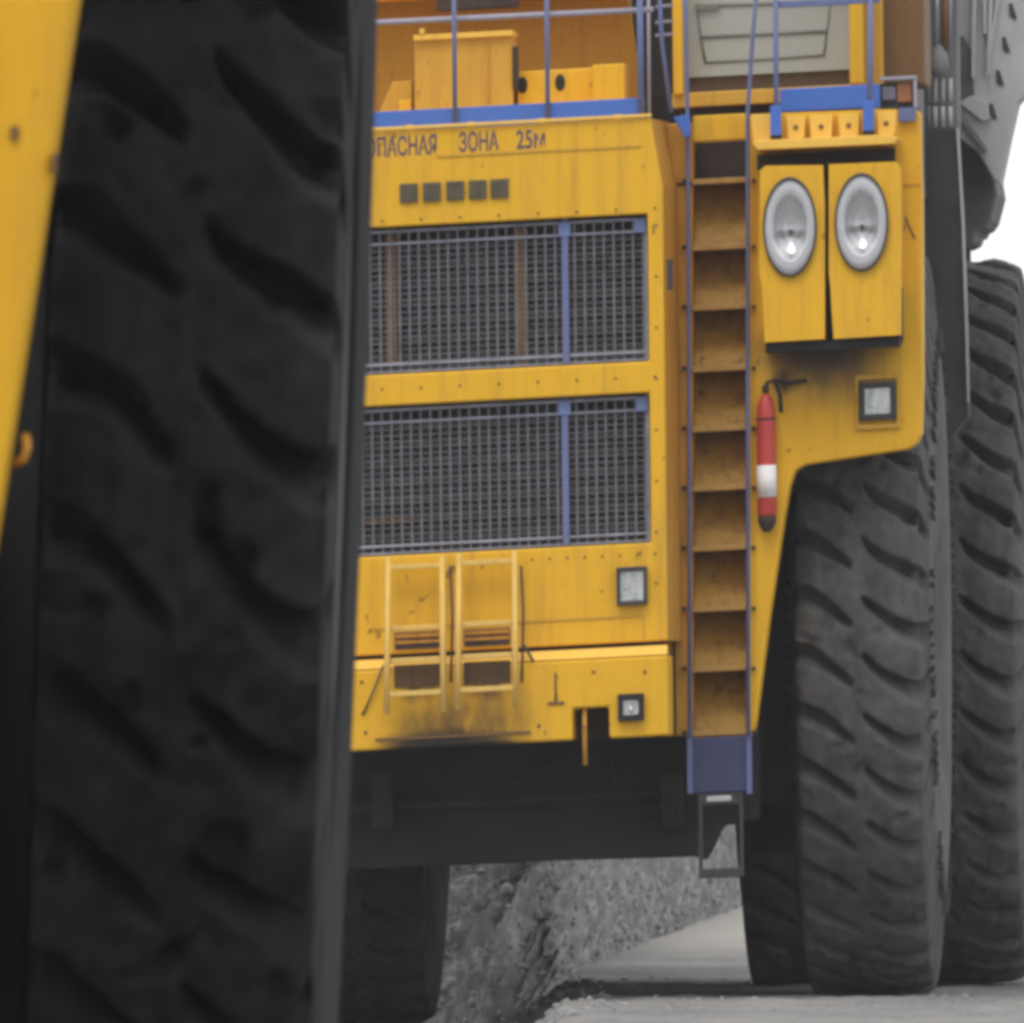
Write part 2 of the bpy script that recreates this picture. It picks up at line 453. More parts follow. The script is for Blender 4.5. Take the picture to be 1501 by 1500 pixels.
# the hood's flanks and top, running back to the wings
b = A(); t = [(uR - .03, ws[0]), (uR - .002, ws[0]), (uR - .002, ws[5]), (uR - dx, ws[6]), (uR - dx - .03, ws[6]), (uR - .03, ws[5])]
b.add([(u + (.055 if v > 1 else 0), v, w) for v in (.072, 1.05) for u, w in t], [(0, 1, 2, 5), (5, 2, 3, 4), (6, 11, 8, 7), (11, 10, 9, 8), (0, 6, 7, 1), (1, 7, 8, 2), (2, 8, 9, 3), (3, 9, 10, 4), (4, 10, 11, 5), (5, 11, 6, 0)])
b.build('hood_flank', 'yellow_worn', TR)  # shade of the turned-away side is put into this darker paint
b.build('hood_flank', 'yellow_worn', TR, mirror=UC)
A().cube(uL + dx + .04, uR - dx - .04, .075, 2.4, ws[6] - .05, ws[6] - .004).build('hood_top', 'yellow_pale', TR)
A().box(978, 380, 986, 425, .05, .09).build('latch', 'dark', TR)
# front lip, painted paler for the light it catches, and the pressed line under the lettering
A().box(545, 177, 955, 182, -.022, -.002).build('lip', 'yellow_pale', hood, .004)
A().box(640, 220, 940, 223, -.008, -.002).build('crease', 'yellow_shade', hood)
A().box(540, 911, 942, 914, -.008, -.002).build('crease', 'yellow_shade', hood)
A().box(942, 904, 945, 936, -.008, -.002).build('crease', 'yellow_shade', hood)
# bolt heads
b = A()
for y, x0, x1 in ((315, 560, 960), (562, 560, 960), (822, 780, 960), (1003, 900, 960)):
    for i in range(8):
        x = x0 + (x1 - x0) * i / 7; u, _, w = P(x, y + (745 - x) * .047, 0); b.lathe((u, 0, w), 'v', [(-.010, .005), (-.002, .008)], 8)
for y in range(330, 930, 75):
    u, _, w = P(962, y, 0); b.lathe((u, 0, w), 'v', [(-.010, .005), (-.002, .008)], 8)
b.build('bolts', 'rust', hood, kind='stuff')


def text_part(body, x0, x1, ytop, ybot, v, mat, parent, name, fat=.0, th=.003, fr=FA, squeeze=True):
    cu = bpy.data.curves.new('t', 'FONT'); cu.body = body; cu.offset = fat; cu.resolution_u = 3
    to = bpy.data.objects.new('t', cu); COL.objects.link(to); bpy.context.view_layer.update()
    me = bpy.data.meshes.new_from_object(to.evaluated_get(bpy.context.evaluated_depsgraph_get()))
    bpy.data.objects.remove(to)
    xs = [q.co.x for q in me.vertices]; ys = [q.co.y for q in me.vertices]
    xm, ym = (x0 + x1) / 2, (ytop + ybot) / 2
    u0, u1 = fr.P(x0, ym, v)[0], fr.P(x1, ym, v)[0]; w0, w1 = fr.P(xm, ybot, v)[2], fr.P(xm, ytop, v)[2]
    f = lambda q: (u0 + (q.x - min(xs)) / (max(xs) - min(xs)) * (u1 - u0), w0 + (q.y - min(ys)) / (max(ys) - min(ys)) * (w1 - w0))
    b = MB(fr); n = len(me.vertices)
    pts = [f(q.co) for q in me.vertices]
    edge = {}
    fs = [tuple(p.vertices) for p in me.polygons]
    for p in fs:
        for i in range(len(p)):
            e = (p[i], p[(i + 1) % len(p)]); edge[e] = 1
    side = [(a, c, c + n, a + n) for a, c in edge if (c, a) not in edge]
    b.add([(u, v - th, w) for u, w in pts] + [(u, v - .001, w) for u, w in pts], fs + side)
    return b.build(name, mat, parent)


text_part('ОПАСНАЯ', 536, 640, 199, 229, 0, 'ink', hood, 'lettering', .016)
text_part('ЗОНА', 673, 731, 192, 222, 0, 'ink', hood, 'lettering', .016)
text_part('25м', 757, 799, 190, 218, 0, 'ink', hood, 'lettering', .016)
for (x, y, ch) in ((599, 283, 'Б'), (633, 281.5, 'Е'), (667, 279.5, 'Л'), (700, 278, 'А'), (732, 276.5, 'З')):
    pl = A().box(x - 13, y - 14, x + 13, y + 14, -.02, -.002).build('letter_plate', 'plate', hood, .003)
    text_part(ch, x - 8, x + 8, y - 9, y + 9, -.02, 'plate', pl, 'letter', .0, .004)

# --- grilles
for (yt, yb, lower) in ((324, 540, 0), (586, 806, 1)):
    wt, wb = wv_(yt) - .006, wv_(yb) + .006
    ua, ub = hL + .004, hU - .004; vg = .105
    um = P(828, yt, vg)[0]
    fb = A(); t = .016
    fb.cube(ua, ub, vg - .015, vg + .015, wt - t - .012, wt - .012)
    fb.cube(ua, ub, vg - .016, vg + .014, wt - .098, wt - .084)
    fb.cube(ua, ub, vg - .016, vg + .014, wb + .045, wb + .06)
    fb.cube(ua, ub, vg - .015, vg + .015, wb + .004, wb + .014)
    fb.cube(ub - .02, ub - .004, vg - .02, vg + .017, wb, wt)
    g = fb.build('grille', 'bar', TR)
    A().cube(um - .02, um + .02, vg - .03, vg - .017, wb, wt).build('divider', 'blue_grey', g, .003)
    for uu in (um, ub - .04):
        A().cube(uu - .038, uu + .034, vg - .036, vg - .031, wt - .10, wt - .02).build('clip', 'clip_blue', g, .003)
    wb_ = A(); step = .0572; q = ub - .03
    while q > ua: wb_.cube(q - .0062, q + .0062, vg - .006, vg + .006, wb, wt - .012); q -= step
    q = wt - .098 - .036
    while q > wb: wb_.cube(ua, ub, vg + .004, vg + .012, q - .0030, q + .0030); q -= .0362
    wb_.build('wire_mesh', 'wire', g, kind='stuff')
    A().cube(ua - .03, ub + .02, .34, .5, wb - .05, wt + .05).build('radiator_core', 'radiator', TR)
    lv = A(); q = wt
    while q > wb: lv.cube(ua - .02, ub + .01, .27, .335, q - .022, q + .006); q -= .108
    lv.build('louvres', 'louvre', g, kind='stuff')
    if not lower:
        for x in (573, 762): A().box(x - 8, yt + 6, x + 8, yb - 4, .2, .3).build('support_post', 'post_rust', TR)
    else:
        A().box(530, 760, 600, 768, .2, .26).build('pipe', 'rust', TR)
# dark liner boxes that close the openings to the sides
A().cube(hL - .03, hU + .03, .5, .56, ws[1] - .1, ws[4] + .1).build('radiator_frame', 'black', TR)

# --- bumper with its tow slot
bU = P(979, 1000, -.15)[0]; bL = 2 * UC - bU
wq = lambda y, x=745: P(x, y, -.15)[2]
s0, s1 = P(840, 1060, -.15)[0], P(893, 1060, -.15)[0]
b = A().plate([bL, 2 * UC - s1, 2 * UC - s0, s0, s1, bU], [wq(1090), wq(1044), wq(972)], {(1, 0), (3, 0)}, -.15, .5)
bump = b.build('bumper', 'yellow_bumper', TR, .018, seg=3)
A().box(530, 951, 975, 957, .0721, .09).build('bumper_gap', 'black', bump)
b = A(); n0, n1 = wq(971), wq(957)
b.add([(u, v, w) for u in (bL + .004, bU - .004) for v, w in ((-.148, n0), (-.075, n1), (.06, n1), (.06, n0))], [(0, 1, 2, 3), (7, 6, 5, 4), (0, 4, 5, 1), (1, 5, 6, 2), (2, 6, 7, 3), (3, 7, 4, 0)])
b.build('bumper_top', 'yellow_pale', bump, .006)  # real chamfer; its highlight is painted in with the paler yellow
A().box(836, 1040, 896, 1085, .25, .45).build('tow_pocket', 'darkbrown', TR)
A().tube([(857, 1030, -.1), (857, 1075, -.12), (858, 1122, -.1)], .014).build('tow_pin', 'yellow_worn', bump)
# scratches and marks on the bumper: a thin strut and bolt rows
A().tube([(562, 975, -.17), (548, 1012, -.175), (532, 1048, -.16)], .006, 6).build('stay_rod', 'dark', bump)
b = A()
for (x, y) in ((815, 992), (815, 1030), (808, 1031), (824, 1031), (855, 1066), (790, 1064), (530, 1000), (536, 1074), (740, 1073), (600, 1079), (690, 1074), (945, 985), (870, 985), (532, 1046)):
    u, _, w = P(x, y, -.15); b.lathe((u, -.15, w), 'v', [(-.012, .007), (-.001, .011)], 8)
b.build('bolts', 'rust', bump, kind='stuff')
A().tube([(814, 985, -.155), (815, 1030, -.155)], .006, 6).build('weld_bead', 'rust', bump)
A().box(803, 1029, 827, 1033, -.16, -.151).build('bracket', 'rust', bump)
A().box(550, 1077, 778, 1081, -.16, -.151).build('scuff_strip', 'rust', bump)


# --- square work lamps
def lamp(x0, y0, x1, y1, v, wide, rimmat='dark', glint=False):
    xm, ym = (x0 + x1) / 2, (y0 + y1) / 2
    h = A(); U0, U1 = P(x0, ym, v)[0], P(x1, ym, v)[0]; W0, W1 = P(xm, y1, v)[2], P(xm, y0, v)[2]; k = wide * S
    h.plate([U0, U0 + k, U1 - k, U1], [W0, W0 + k * 1.2, W1 - k * 1.2, W1], {(1, 1)}, v - .05, v + .02)
    ho = h.build('work_lamp', rimmat, TR, .006)
    A().cube(U0 + k, U1 - k, v - .03, v - .004, W0 + k * 1.2, W1 - k * 1.2).build('lens', 'lamp_glass', ho, .004)
    if not glint: return ho
    u, w = (U0 + U1) / 2, W0 + (W1 - W0) * .42
    A().lathe((u, v - .031, w), 'v', [(-.004, .001), (-.004, .015), (.0, .022)], 16, .7).build('bulb', 'reflector', ho)  # bright disc over the lens stands in for a glint
    return ho
lamp(904, 831, 949, 887, -.002, 5)
lamp(906, 1017, 944, 1057, -.152, 7, 'black', True)
l3 = lamp(1260, 560, 1313, 616, VF - .004, 7)
A().plate([P(1254, 590, VF)[0], P(1259, 590, VF)[0], P(1314, 590, VF)[0], P(1320, 590, VF)[0]], [P(1287, 629, VF)[2], P(1287, 622, VF)[2], P(1287, 556, VF)[2], P(1287, 549, VF)[2]], {(1, 1)}, VF - .03, VF - .003).build('lamp_bracket', 'yellow_shade', TR, .004)

# --- folding step ladders on the bumper
def folding(x0, x1, top, bot, dy):
    rm = []
    v = -.30
    root = A().tube([(x0, top, -.1), (x0 - 1, (top + bot) / 2, v + .04), (x0 - 2, bot, v)], .018, 8)
    ro = root.build('step_ladder', 'ladder_paint', TR)
    A().tube([(x1, top - dy, -.1), (x1 + 1, (top + bot) / 2 - dy, v + .04), (x1 + 2, bot - dy, v)], .018, 8).build('rail', 'ladder_paint', ro)
    for y in (831, 921, 968, 1017):
        vv = -.1 + (y - top) / (bot - top) * (v + .1)
        yy = y - (x0 - 568) * .045
        a, c = P(x0, yy, vv), P(x1, yy - dy, vv)
        wm = (a[2] + c[2]) / 2
        A().cube(a[0] + .006, c[0] - .006, vv - .02, vv + .04, wm - .016, wm + .014).build('rung', 'ladder_paint', ro, .004)
    for y in (825, 1042):
        vv = -.1 + (y - top) / (bot - top) * (v + .1)
    return ro
folding(569, 648, 818, 1046, 2)
folding(673, 754, 812, 1042, 5)
A().tube([(768, 945, -.17), (775, 958, -.17), (782, 970, -.165)], .008, 6).build('hook', 'dark', bump)
for x in (660, 764):
    A().tube([(x, 830, -.02), (x + 3, 900, -.1), (x + 1, 1000, -.165)], .007, 6).build('ladder_stay', 'dark', TR)
for x in (612, 714):
    sh = (x - 612) * .045
    A().box(x - 34, 974 - sh, x + 34, 1007 - sh, -.156, -.1504).build('step_pocket', 'soot', bump)
    sp = A().box(x - 34, 926 - sh, x + 34, 951 - sh, -.006, -.002).build('step_pocket', 'rust', hood)
    A().box(x - 32, 929 - sh, x + 32, 934 - sh, -.016, -.007).build('slat', 'yellow_worn', sp)
    A().box(x - 32, 939 - sh, x + 32, 943 - sh, -.016, -.007).build('slat', 'yellow_worn', sp)
    A().box(x - 32, 944 - sh, x + 32, 951 - sh, -.012, -.007).build('slat', 'darkbrown', sp)

# --- wings: the ladder bay, the fender with its apron
def wing(mir):
    kw = dict(mirror=UC) if mir else {}
    A().poly([(972, 182), (1016, 180), (1016, 1078), (972, 1080)], VF + .02, VF + .3).build('ladder_jamb', 'yellow_worn', TR, .008, **kw)
    f = A().poly([(1097, 170), (1218, 163), (1334, 158), (1349, 164), (1352, 300), (1353, 560), (1351, 636), (1343, 652), (1330, 659), (1250, 671), (1180, 682), (1166, 690), (1158, 712), (1150, 756), (1128, 905), (1108, 1060), (1104, 1075), (1096, 1077)], VF, VF + .32)
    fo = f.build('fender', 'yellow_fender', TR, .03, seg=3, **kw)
    b = A().box(1012, 200, 1100, 1080, VF + .36, VF + .42).build('ladder_back', 'yellow_worn', TR, **kw)
    return fo, b
wing(True)
fen, back = wing(False)
A().box(984, 275, 987, 1078, VF + .010, VF + .019).build('jamb_seam', 'darkbrown', TR)
A().box(975, 268, 1014, 272, VF + .008, VF + .019).build('jamb_seam', 'darkbrown', TR)
A().box(1322, 270, 1350, 273, VF - .006, VF - .002).build('crease', 'yellow_worn', fen)
A().tube([(1327, 318, VF - .002), (1334, 335, VF - .004), (1341, 350, VF - .002)], .006, 6).build('wire_loop', 'rust', fen)
A().box(1016, 168, 1097, 206, VF + .02, VF + .10).build('header_panel', 'yellow', TR, .008)
A().box(1016, 208, 1097, 262, VF + .34, VF + .358).build('bay_liner', 'darkbrown', TR)  # dark sheet painting the shadow in the deep top cell

treads = [265, 362, 450, 540, 628, 715, 803, 892, 980, 1074]
first = None
for i, y in enumerate(treads):
    if first is None:
        first = A().box(1014, y - 4, 1097, y + 4, VF - .03, VF + .355).build('tread', 'tread', back, .004)
        c0 = FA.world(P(1055.5, y, VF))
    else:
        again(first, WORLDLOC[first.name] + (FA.world(P(1055.5, y, VF)) - c0), back)
for i in range(len(treads) - 1):
    ya, yb = treads[i] + 3, treads[i + 1] - 4
    w0, w1 = P(1055.5, yb, VF)[2], P(1055.5, ya, VF)[2]; ua, ub = P(1016, ya, VF)[0], P(1095, ya, VF)[0]
    A().add([(u, v + e, w) for e in (0, .02) for u, v, w in ((ua, VF + .02, w0), (ub, VF + .02, w0), (ub, VF + .33, w1), (ua, VF + .33, w1))],
            [(0, 1, 2, 3), (4, 7, 6, 5), (0, 4, 5, 1), (1, 5, 6, 2), (2, 6, 7, 3), (3, 7, 4, 0)]).build('riser', 'ladder_riser', back)
A().tube([(1001, -60, VF - .12), (1005, 30, VF - .12), (1008, 180, VF - .10), (1010, 600, VF - .08), (1011, 1080, VF - .08)], .0125, 10).build('handrail', 'blue_grey', TR)
A().tube([(1113, -60, VF - .12), (1103, 60, VF - .12), (1096, 165, VF - .10), (1096, 600, VF - .08), (1097, 1080, VF - .08)], .0125, 10).build('handrail', 'blue_grey', TR)
b = A()
for y in treads:
    for x in (1003, 1105):
        u, _, w = P(x, y, VF); b.lathe((u, VF, w), 'v', [(-.03, .012), (.03, .014)], 8)
b.build('bolts', 'darkbrown', back, kind='stuff')
# the hinged lower section: blue plate, then a hanging step frame
lo = A().box(1013, 1080, 1096, 1162, VF - .04, VF + .02).build('lower_step_plate', 'navy', TR, .01)
for x in (1011, 1098): A().box(x - 4, 1076, x + 4, 1164, VF - .07, VF - .04).build('side_bar', 'blue_grey', lo, .004)
k = A(); k.plate([P(1024, 1220, VF)[0], P(1030, 1220, VF)[0], P(1084, 1220, VF)[0], P(1090, 1220, VF)[0]], [P(1057, 1287, VF)[2], P(1057, 1273, VF)[2], P(1057, 1180, VF)[2], P(1057, 1163, VF)[2]], {(1, 1)}, VF - .04, VF + .0)
hs = k.build('hanging_step', 'dark', TR, .006)
A().box(1036, 1167, 1072, 1175, VF - .06, VF - .042).build('step_edge', 'steel', hs, .003)

# --- headlights
def headlight(pts, cx, cy, rx, rz):
    c = P(cx, cy, VF - .42); ru = rx / rz; R = rz * S
    # the face is opened with a round hole for the bowl
    h = A(); n = len(pts); fr_ = [h.fr.P(x, y, VF - .42) for x, y in pts]; m = 48
    ring = [(c[0] + ru * R * .97 * math.cos(2 * math.pi * k / m), c[1], c[2] + R * .97 * math.sin(2 * math.pi * k / m)) for k in range(m)]
    def outline(k):
        dx_, dz_ = ring[k][0] - c[0], ring[k][2] - c[2]; best = None
        for i in range(n):
            (ax, _, az), (bx, _, bz) = fr_[i], fr_[(i + 1) % n]
            ex, ez = bx - ax, bz - az; det = dx_ * ez - dz_ * ex
            if abs(det) < 1e-12: continue
            t_ = ((ax - c[0]) * ez - (az - c[2]) * ex) / det; q_ = ((ax - c[0]) * dz_ - (az - c[2]) * dx_) / det
            if t_ > 0 and -1e-6 <= q_ <= 1 + 1e-6 and (best is None or t_ < best): best = t_
        return (c[0] + dx_ * best, c[1], c[2] + dz_ * best)
    # march round ring and outline together, adding the outline's own corners where they fall
    ang = lambda p: math.atan2((p[2] - c[2]) / R, (p[0] - c[0]) / (ru * R)) % (2 * math.pi)
    ev = sorted([(2 * math.pi * k / m, ring[k], outline(k)) for k in range(m)] + [(ang(p), (c[0] + ru * R * .97 * math.cos(ang(p)), c[1], c[2] + R * .97 * math.sin(ang(p))), p) for p in fr_], key=lambda e: e[0])
    E = len(ev); V_ = [e[1] for e in ev] + [e[2] for e in ev] + [(e[1][0], c[1] + .2, e[1][2]) for e in ev] + [(e[2][0], VF - .004, e[2][2]) for e in ev]
    F_ = []
    for k in range(E):
        k2 = (k + 1) % E
        F_ += [(k, E + k, E + k2, k2), (k, k2, 2 * E + k2, 2 * E + k), (E + k, 3 * E + k, 3 * E + k2, E + k2)]
    F_ += [tuple(range(2 * E, 3 * E)), tuple(range(3 * E, 4 * E))]
    h = h.add(V_, F_).build('headlight', 'yellow', TR, 0)
    A().lathe(c, 'v', [(.0, R * 1.0), (-.03, R * 1.0), (-.033, R * 1.03), (-.03, R * 1.07), (-.001, R * 1.07)], 48, ru, caps=False).build('rim', 'rim_dark', h)
    A().lathe(c, 'v', [(-.004, R * 1.02), (-.022, R * 1.0), (-.012, R * .78), (-.006, R * .68)], 48, ru, caps=False).build('reflector_ring', 'reflector_ring', h)
    A().lathe(c, 'v', [(-.0145, R * .75), (-.012, R * .70), (.06, R * .55), (.10, R * .3), (.115, R * .06), (.116, .0005)], 30, ru, smooth=False, caps=False).build('reflector', 'reflector', h)
    A().lathe((c[0], c[1] - .02, c[2] - .1 * R), 'v', [(.06, .004), (.062, .016), (.12, .02)], 16, ru).build('bulb', 'rim_dark', h)
    A().lathe((c[0], c[1] - .05, c[2]), 'v', [(-.012, .001), (-.010, R * .5), (.0, R * .98)], 48, ru, caps=False).build('lens', 'glass', h)
    return h
headlight([(1114, 250), (1122, 243), (1206, 242), (1209, 300), (1209, 497), (1121, 502), (1117, 420), (1113, 400)], 1158, 333, 37, 69)
headlight([(1215, 241), (1312, 237), (1319, 246), (1320, 300), (1320, 491), (1222, 497), (1217, 420), (1215, 400)], 1263, 326, 37, 68)
A().box(1110, 222, 1312, 244, VF - .1, VF - .004).build('recess', 'black', fen)  # black box painting the shadow under the shelf
A().box(1122, 499, 1318, 512, VF - .36, VF - .004).build('underside', 'black', fen)  # black box painting the shade band below the lamp housings
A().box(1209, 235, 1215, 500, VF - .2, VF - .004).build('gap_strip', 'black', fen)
A().box(1312, 350, 1322, 500, VF - .2, VF - .005).build('hinge', 'darkbrown', fen)
# shelf over the headlights with its bolted tabs
A().poly([(1104, 212), (1110, 206), (1308, 197), (1316, 203), (1310, 211), (1110, 220)], VF - .42, VF - .004).build('shelf', 'yellow_pale', fen, .006)
for i, (x0, x1, yy) in enumerate(((1152, 1181, 204), (1186, 1221, 203), (1228, 1260, 201), (1284, 1314, 198))):
    t = A().poly([(x0 + 3, yy), (x0, yy - 34), (x1, yy - 35), (x1 - 2, yy - 1)], VF - .30, VF - .24).build('mounting_tab', 'yellow_pale', fen, .004)
    u, v, w = P((x0 + x1) / 2, yy - 17, VF - .30)
    A().lathe((u, v, w), 'v', [(-.012, .012), (-.001, .016)], 10).build('bolt', 'rust', t)
A().poly([(1104, 212), (1100, 168), (1135, 166), (1135, 210)], VF - .26, VF - .10).build('shelf_back', 'yellow_pale', fen, .004)
A().poly([(1136, 208), (1136, 166), (1314, 160), (1314, 200)], VF - .22, VF - .16).build('shelf_back', 'yellow', fen, .004)

# --- blue kick plate and rail beside the cab
A().box(1143, 127, 1290, 161, VF - .10, VF - .05).build('kick_plate', 'blue', TR, .005)
rail = A().tube([(1137, -50, VF - .14), (1138, 195, VF - .32)], .015, 8).build('railing', 'blue_grey', TR)
A().tube([(1277, -50, VF - .14), (1274, 190, VF - .32)], .017, 8).build('post', 'blue_grey', rail)
A().box(1140, -2, 1290, 8, VF - .15, VF - .12).build('rail', 'blue_grey', rail, .004)
for x, y in ((1137, 185), (1273, 178)):
    A().box(x - 8, y - 30, x + 8, y + 14, VF - .36, VF - .33).build('clamp', 'blue', rail, .006)
    A().box(x - 8, y + 13, x + 9, y + 20, VF - .34, VF - .30).build('clamp_foot', 'darkbrown', rail, .004)
A().poly([(987, 172), (1010, 168), (1012, 198), (1004, 203)], VF - .2, VF - .05).build('gusset', 'blue', TR, .006)

# --- cab
VC = 1.35
cab = A().box(985, 130, 1262, 152, VC - .1, VC + 1.5).build('cab', 'yellow_shade', TR, .01)
A().box(985, -200, 1000, 140, VC - .15, VC + .1).build('pillar', 'yellow', cab, .015)
A().box(1244, -200, 1263, 124, VC - .15, VC + .1).build('pillar', 'yellow', cab, .015)
A().box(1000, 104, 1244, 132, VC + .12, VC + .3).build('cowl', 'cowl', cab, .008)
A().box(1000, -200, 1246, 108, VC + .06, VC + .1).build('windscreen', 'window', cab)
A().box(1000, 152, 1262, 175, VC, VC + .3).build('cab_floor_edge', 'darkbrown', cab)
b = A(); q = lambda x, y: P(x, y, VC + .055)
def seal(pts, r): A().tube3([q(x, y) for x, y in pts], r, 6).build('window_seal', 'window_line', cab)
seal([(1021, 5), (1028, 60), (1034, 92)], .008)
seal([(1034, 92), (1120, 87), (1208, 81)], .007)
seal([(1208, 81), (1213, 40), (1217, 0)], .006)
seal([(1021, 9), (1080, 7), (1245, 2)], .009)
seal([(1028, 55), (1120, 50), (1212, 46)], .010)
A().box(1022, 7, 1054, 14, VC + .03, VC + .05).build('wiper_arm', 'window_line', cab)
A().box(1262, -200, 1292, 130, VC + .2, VC + 1.4).build('cab_side', 'yellow_shade', TR, .01)
A().box(1288, -200, 1354, 126, VC + .5, VC + 1.6).build('air_box', 'rust', TR, .02)
A().tube([(1276, -60, VC - .3), (1276, 130, VC - .3)], .016, 8).build('handrail', 'mauve', TR)
# marker lamp
ml = A().box(1290, 121, 1343, 161, VF + .0, VF + .12).build('marker_lamp', 'dark', TR, .006)
A().box(1293, 127, 1313, 147, VF - .03, VF - .004).build('lens', 'smoke', ml, .006)
A().box(1315, 122, 1337, 150, VF - .03, VF - .004).build('lens', 'amber', ml, .006)
A().box(1289, 112, 1343, 117, VF - .06, VF + .1).build('guard', 'mauve', ml, .003)
A().box(1339, 117, 1343, 158, VF - .06, VF + .1).build('guard', 'mauve', ml, .003)
A().box(1317, 158, 1342, 178, VF - .05, VF - .004).build('lamp_base', 'blue_grey', ml, .005)

# --- the deck above the hood
wallb = A().poly([(260, -150), (915, -150), (922, 0), (942, 160), (942, 195), (260, 215)], 2.3, 2.5).build('deck_wall', 'yellow_shade', TR, .01)
A().box(300, -150, 955, -3, 1.7, 2.2).build('deck_beam', 'yellow', TR, .01)
A().box(640, -10, 760, 14, 1.6, 1.69).build('exhaust_shield', 'darkbrown', TR, .01)
cb = A().box(608, 52, 752, 175, 1.0, 1.5).build('control_box', 'yellow_shade', TR, .01)
A().box(606, 48, 752, 56, .96, 1.5).build('lid', 'yellow_pale', cb, .004)
A().box(615, 42, 622, 50, .95, .99).build('catch', 'yellow_pale', cb, .003)
A().box(714, 60, 717, 150, .985, .998).build('door_seam', 'yellow_worn', cb)
A().box(752, 68, 759, 130, .98, 1.1).build('hinge', 'darkbrown', cb, .003)
st = A().box(758, 102, 870, 170, 1.1, 1.5).build('step_box', 'yellow', TR, .01)
for x, y in ((766, 125), (821, 121)):
    u, v, w = P(x, y, 1.1)
    A().lathe((u, v, w), 'v', [(-.012, .03), (-.010, .046), (-.001, .05)], 20, .6).build('grommet', 'black', st)
A().box(868, 94, 916, 160, 1.0, 1.4).build('battery_box', 'yellow', TR, .01)
A().poly([(548, 185), (575, 120), (604, 118), (604, 185)], 1.2, 1.4).build('bracket', 'yellow_shade', TR, .006)
A().box(585, 146, 603, 166, 1.05, 1.15).build('bracket', 'yellow', TR, .006)
dark = A().box(926, -200, 995, 190, 2.6, 2.8).build('bulkhead', 'dark', TR)
kp = A().poly([(400, 172), (536, 165), (745, 154), (945, 143), (945, 172), (745, 184), (536, 193), (400, 200)], .14, .18).build('kick_plate', 'blue', TR, .004)
rl = A().tube([(395, 43, .2), (535, 34, .2), (745, 24, .2), (958, 14, .2)], .017, 8).build('railing', 'mauve', TR)
A().tube([(395, -32, .2), (745, -51, .2), (958, -61, .2)], .017, 8).build('rail', 'mauve', rl)
for x in (460, 667, 803): A().tube([(x - 2, -60, .115), (x, 178, .115)], .014, 8).build('post', 'blue_grey', rl)
A().tube([(937, -60, .115), (940, 174, .115)], .019, 8).build('post', 'blue_grey', rl)
A().tube([(950, -60, .5), (952, 174, .5)], .010, 8).build('post', 'mauve', rl)
A().tube([(964, -60, .6), (970, 60, .6), (984, 165, .6)], .012, 8).build('post', 'blue_grey', rl)
for y in (10, 33, 52): A().tube([(962, y, .6), (986, y - 2, .75)], .009, 6).build('rail', 'mauve', rl)
b = A()
for x in (545, 600, 690, 795, 905): b.box(x - 5, 180 - (x - 745) * .05 - 4, x + 5, 180 - (x - 745) * .05 + 3, .10, .139)
b.build('lugs', 'yellow_pale', kp, kind='stuff')

# --- chassis, axle and all the dark under the truck
A().poly([(360, 1088), (700, 1075), (1112, 1060), (1112, 1203), (1078, 1205), (1058, 1212), (1046, 1238), (1033, 1262), (1020, 1256), (840, 1261), (640, 1270), (360, 1283)], 1.45, 1.8).build('axle_beam', 'black', TR, .02)
A().tube([(420, 1190, 1.3), (1030, 1160, 1.3)], .035, 10).build('tie_rod', 'black', TR)
for x in (560, 985):
    A().box(x - 16, 1130, x + 16, 1215, 1.2, 1.44).build('bracket', 'black', TR, .02)
A().tube([(640, 1110, 1.3), (660, 1160, 1.25), (720, 1172, 1.28), (790, 1128, 1.3), (840, 1105, 1.35)], .016, 8).build('hose', 'black', TR)
A().tube([(890, 1100, 1.3), (905, 1190, 1.3), (960, 1200, 1.3)], .014, 8).build('hose', 'black', TR)
A().cube(P(400, 600, 2.6)[0], P(1090, 600, 2.6)[0], 2.6, 9.4, P(745, 1120, 2.6)[2], P(745, 210, 2.6)[2]).build('chassis', 'black', TR)
A().cube(P(1060, 600, 2.0)[0], P(1172, 600, 2.0)[0], 2.0, 4.2, P(1120, 1180, 2.0)[2], P(1120, 480, 2.0)[2]).build('suspension_tower', 'black', TR)
A().cube(2 * UC - P(1172, 600, 2.0)[0], 2 * UC - P(1060, 600, 2.0)[0], 2.0, 4.2, P(1120, 1180, 2.0)[2], P(1120, 480, 2.0)[2]).build('suspension_tower', 'black', TR)
A().cube(P(1100, 600, 1.3)[0], P(1325, 600, 1.3)[0], 1.3, 5.2, P(1220, 640, 1.3)[2], P(1220, 180, 1.3)[2]).build('wheel_arch', 'dark', TR)
A().cube(2 * UC - P(1325, 600, 1.3)[0], 2 * UC - P(1100, 600, 1.3)[0], 1.3, 5.2, P(1220, 640, 1.3)[2], P(1220, 180, 1.3)[2]).build('wheel_arch', 'dark', TR)

for m in (None, UC):
    A().cube(P(1085, 600, 5)[0], P(1345, 600, 5)[0], 5.9, 7.0, P(1120, 1250, 5)[2], P(1220, 300, 5)[2]).build('fuel_tank', 'black', TR, .05, mirror=m)  # unseen blocks added between the wheels to keep light off the ground
A().cube(P(300, 600, 9)[0], P(1400, 600, 9)[0], 12.0, 12.3, P(745, 1190, 9)[2], P(745, 330, 9)[2]).build('rear_guard', 'black', TR)  # unseen wall added to stop light coming in from behind
A().cube(P(420, 600, 4)[0], P(1075, 600, 4)[0], 3.7, 11.9, P(745, 1225, 4)[2], P(745, 1115, 4)[2]).build('belly_pan', 'black', TR)  # unseen slab added to darken the ground under the truck

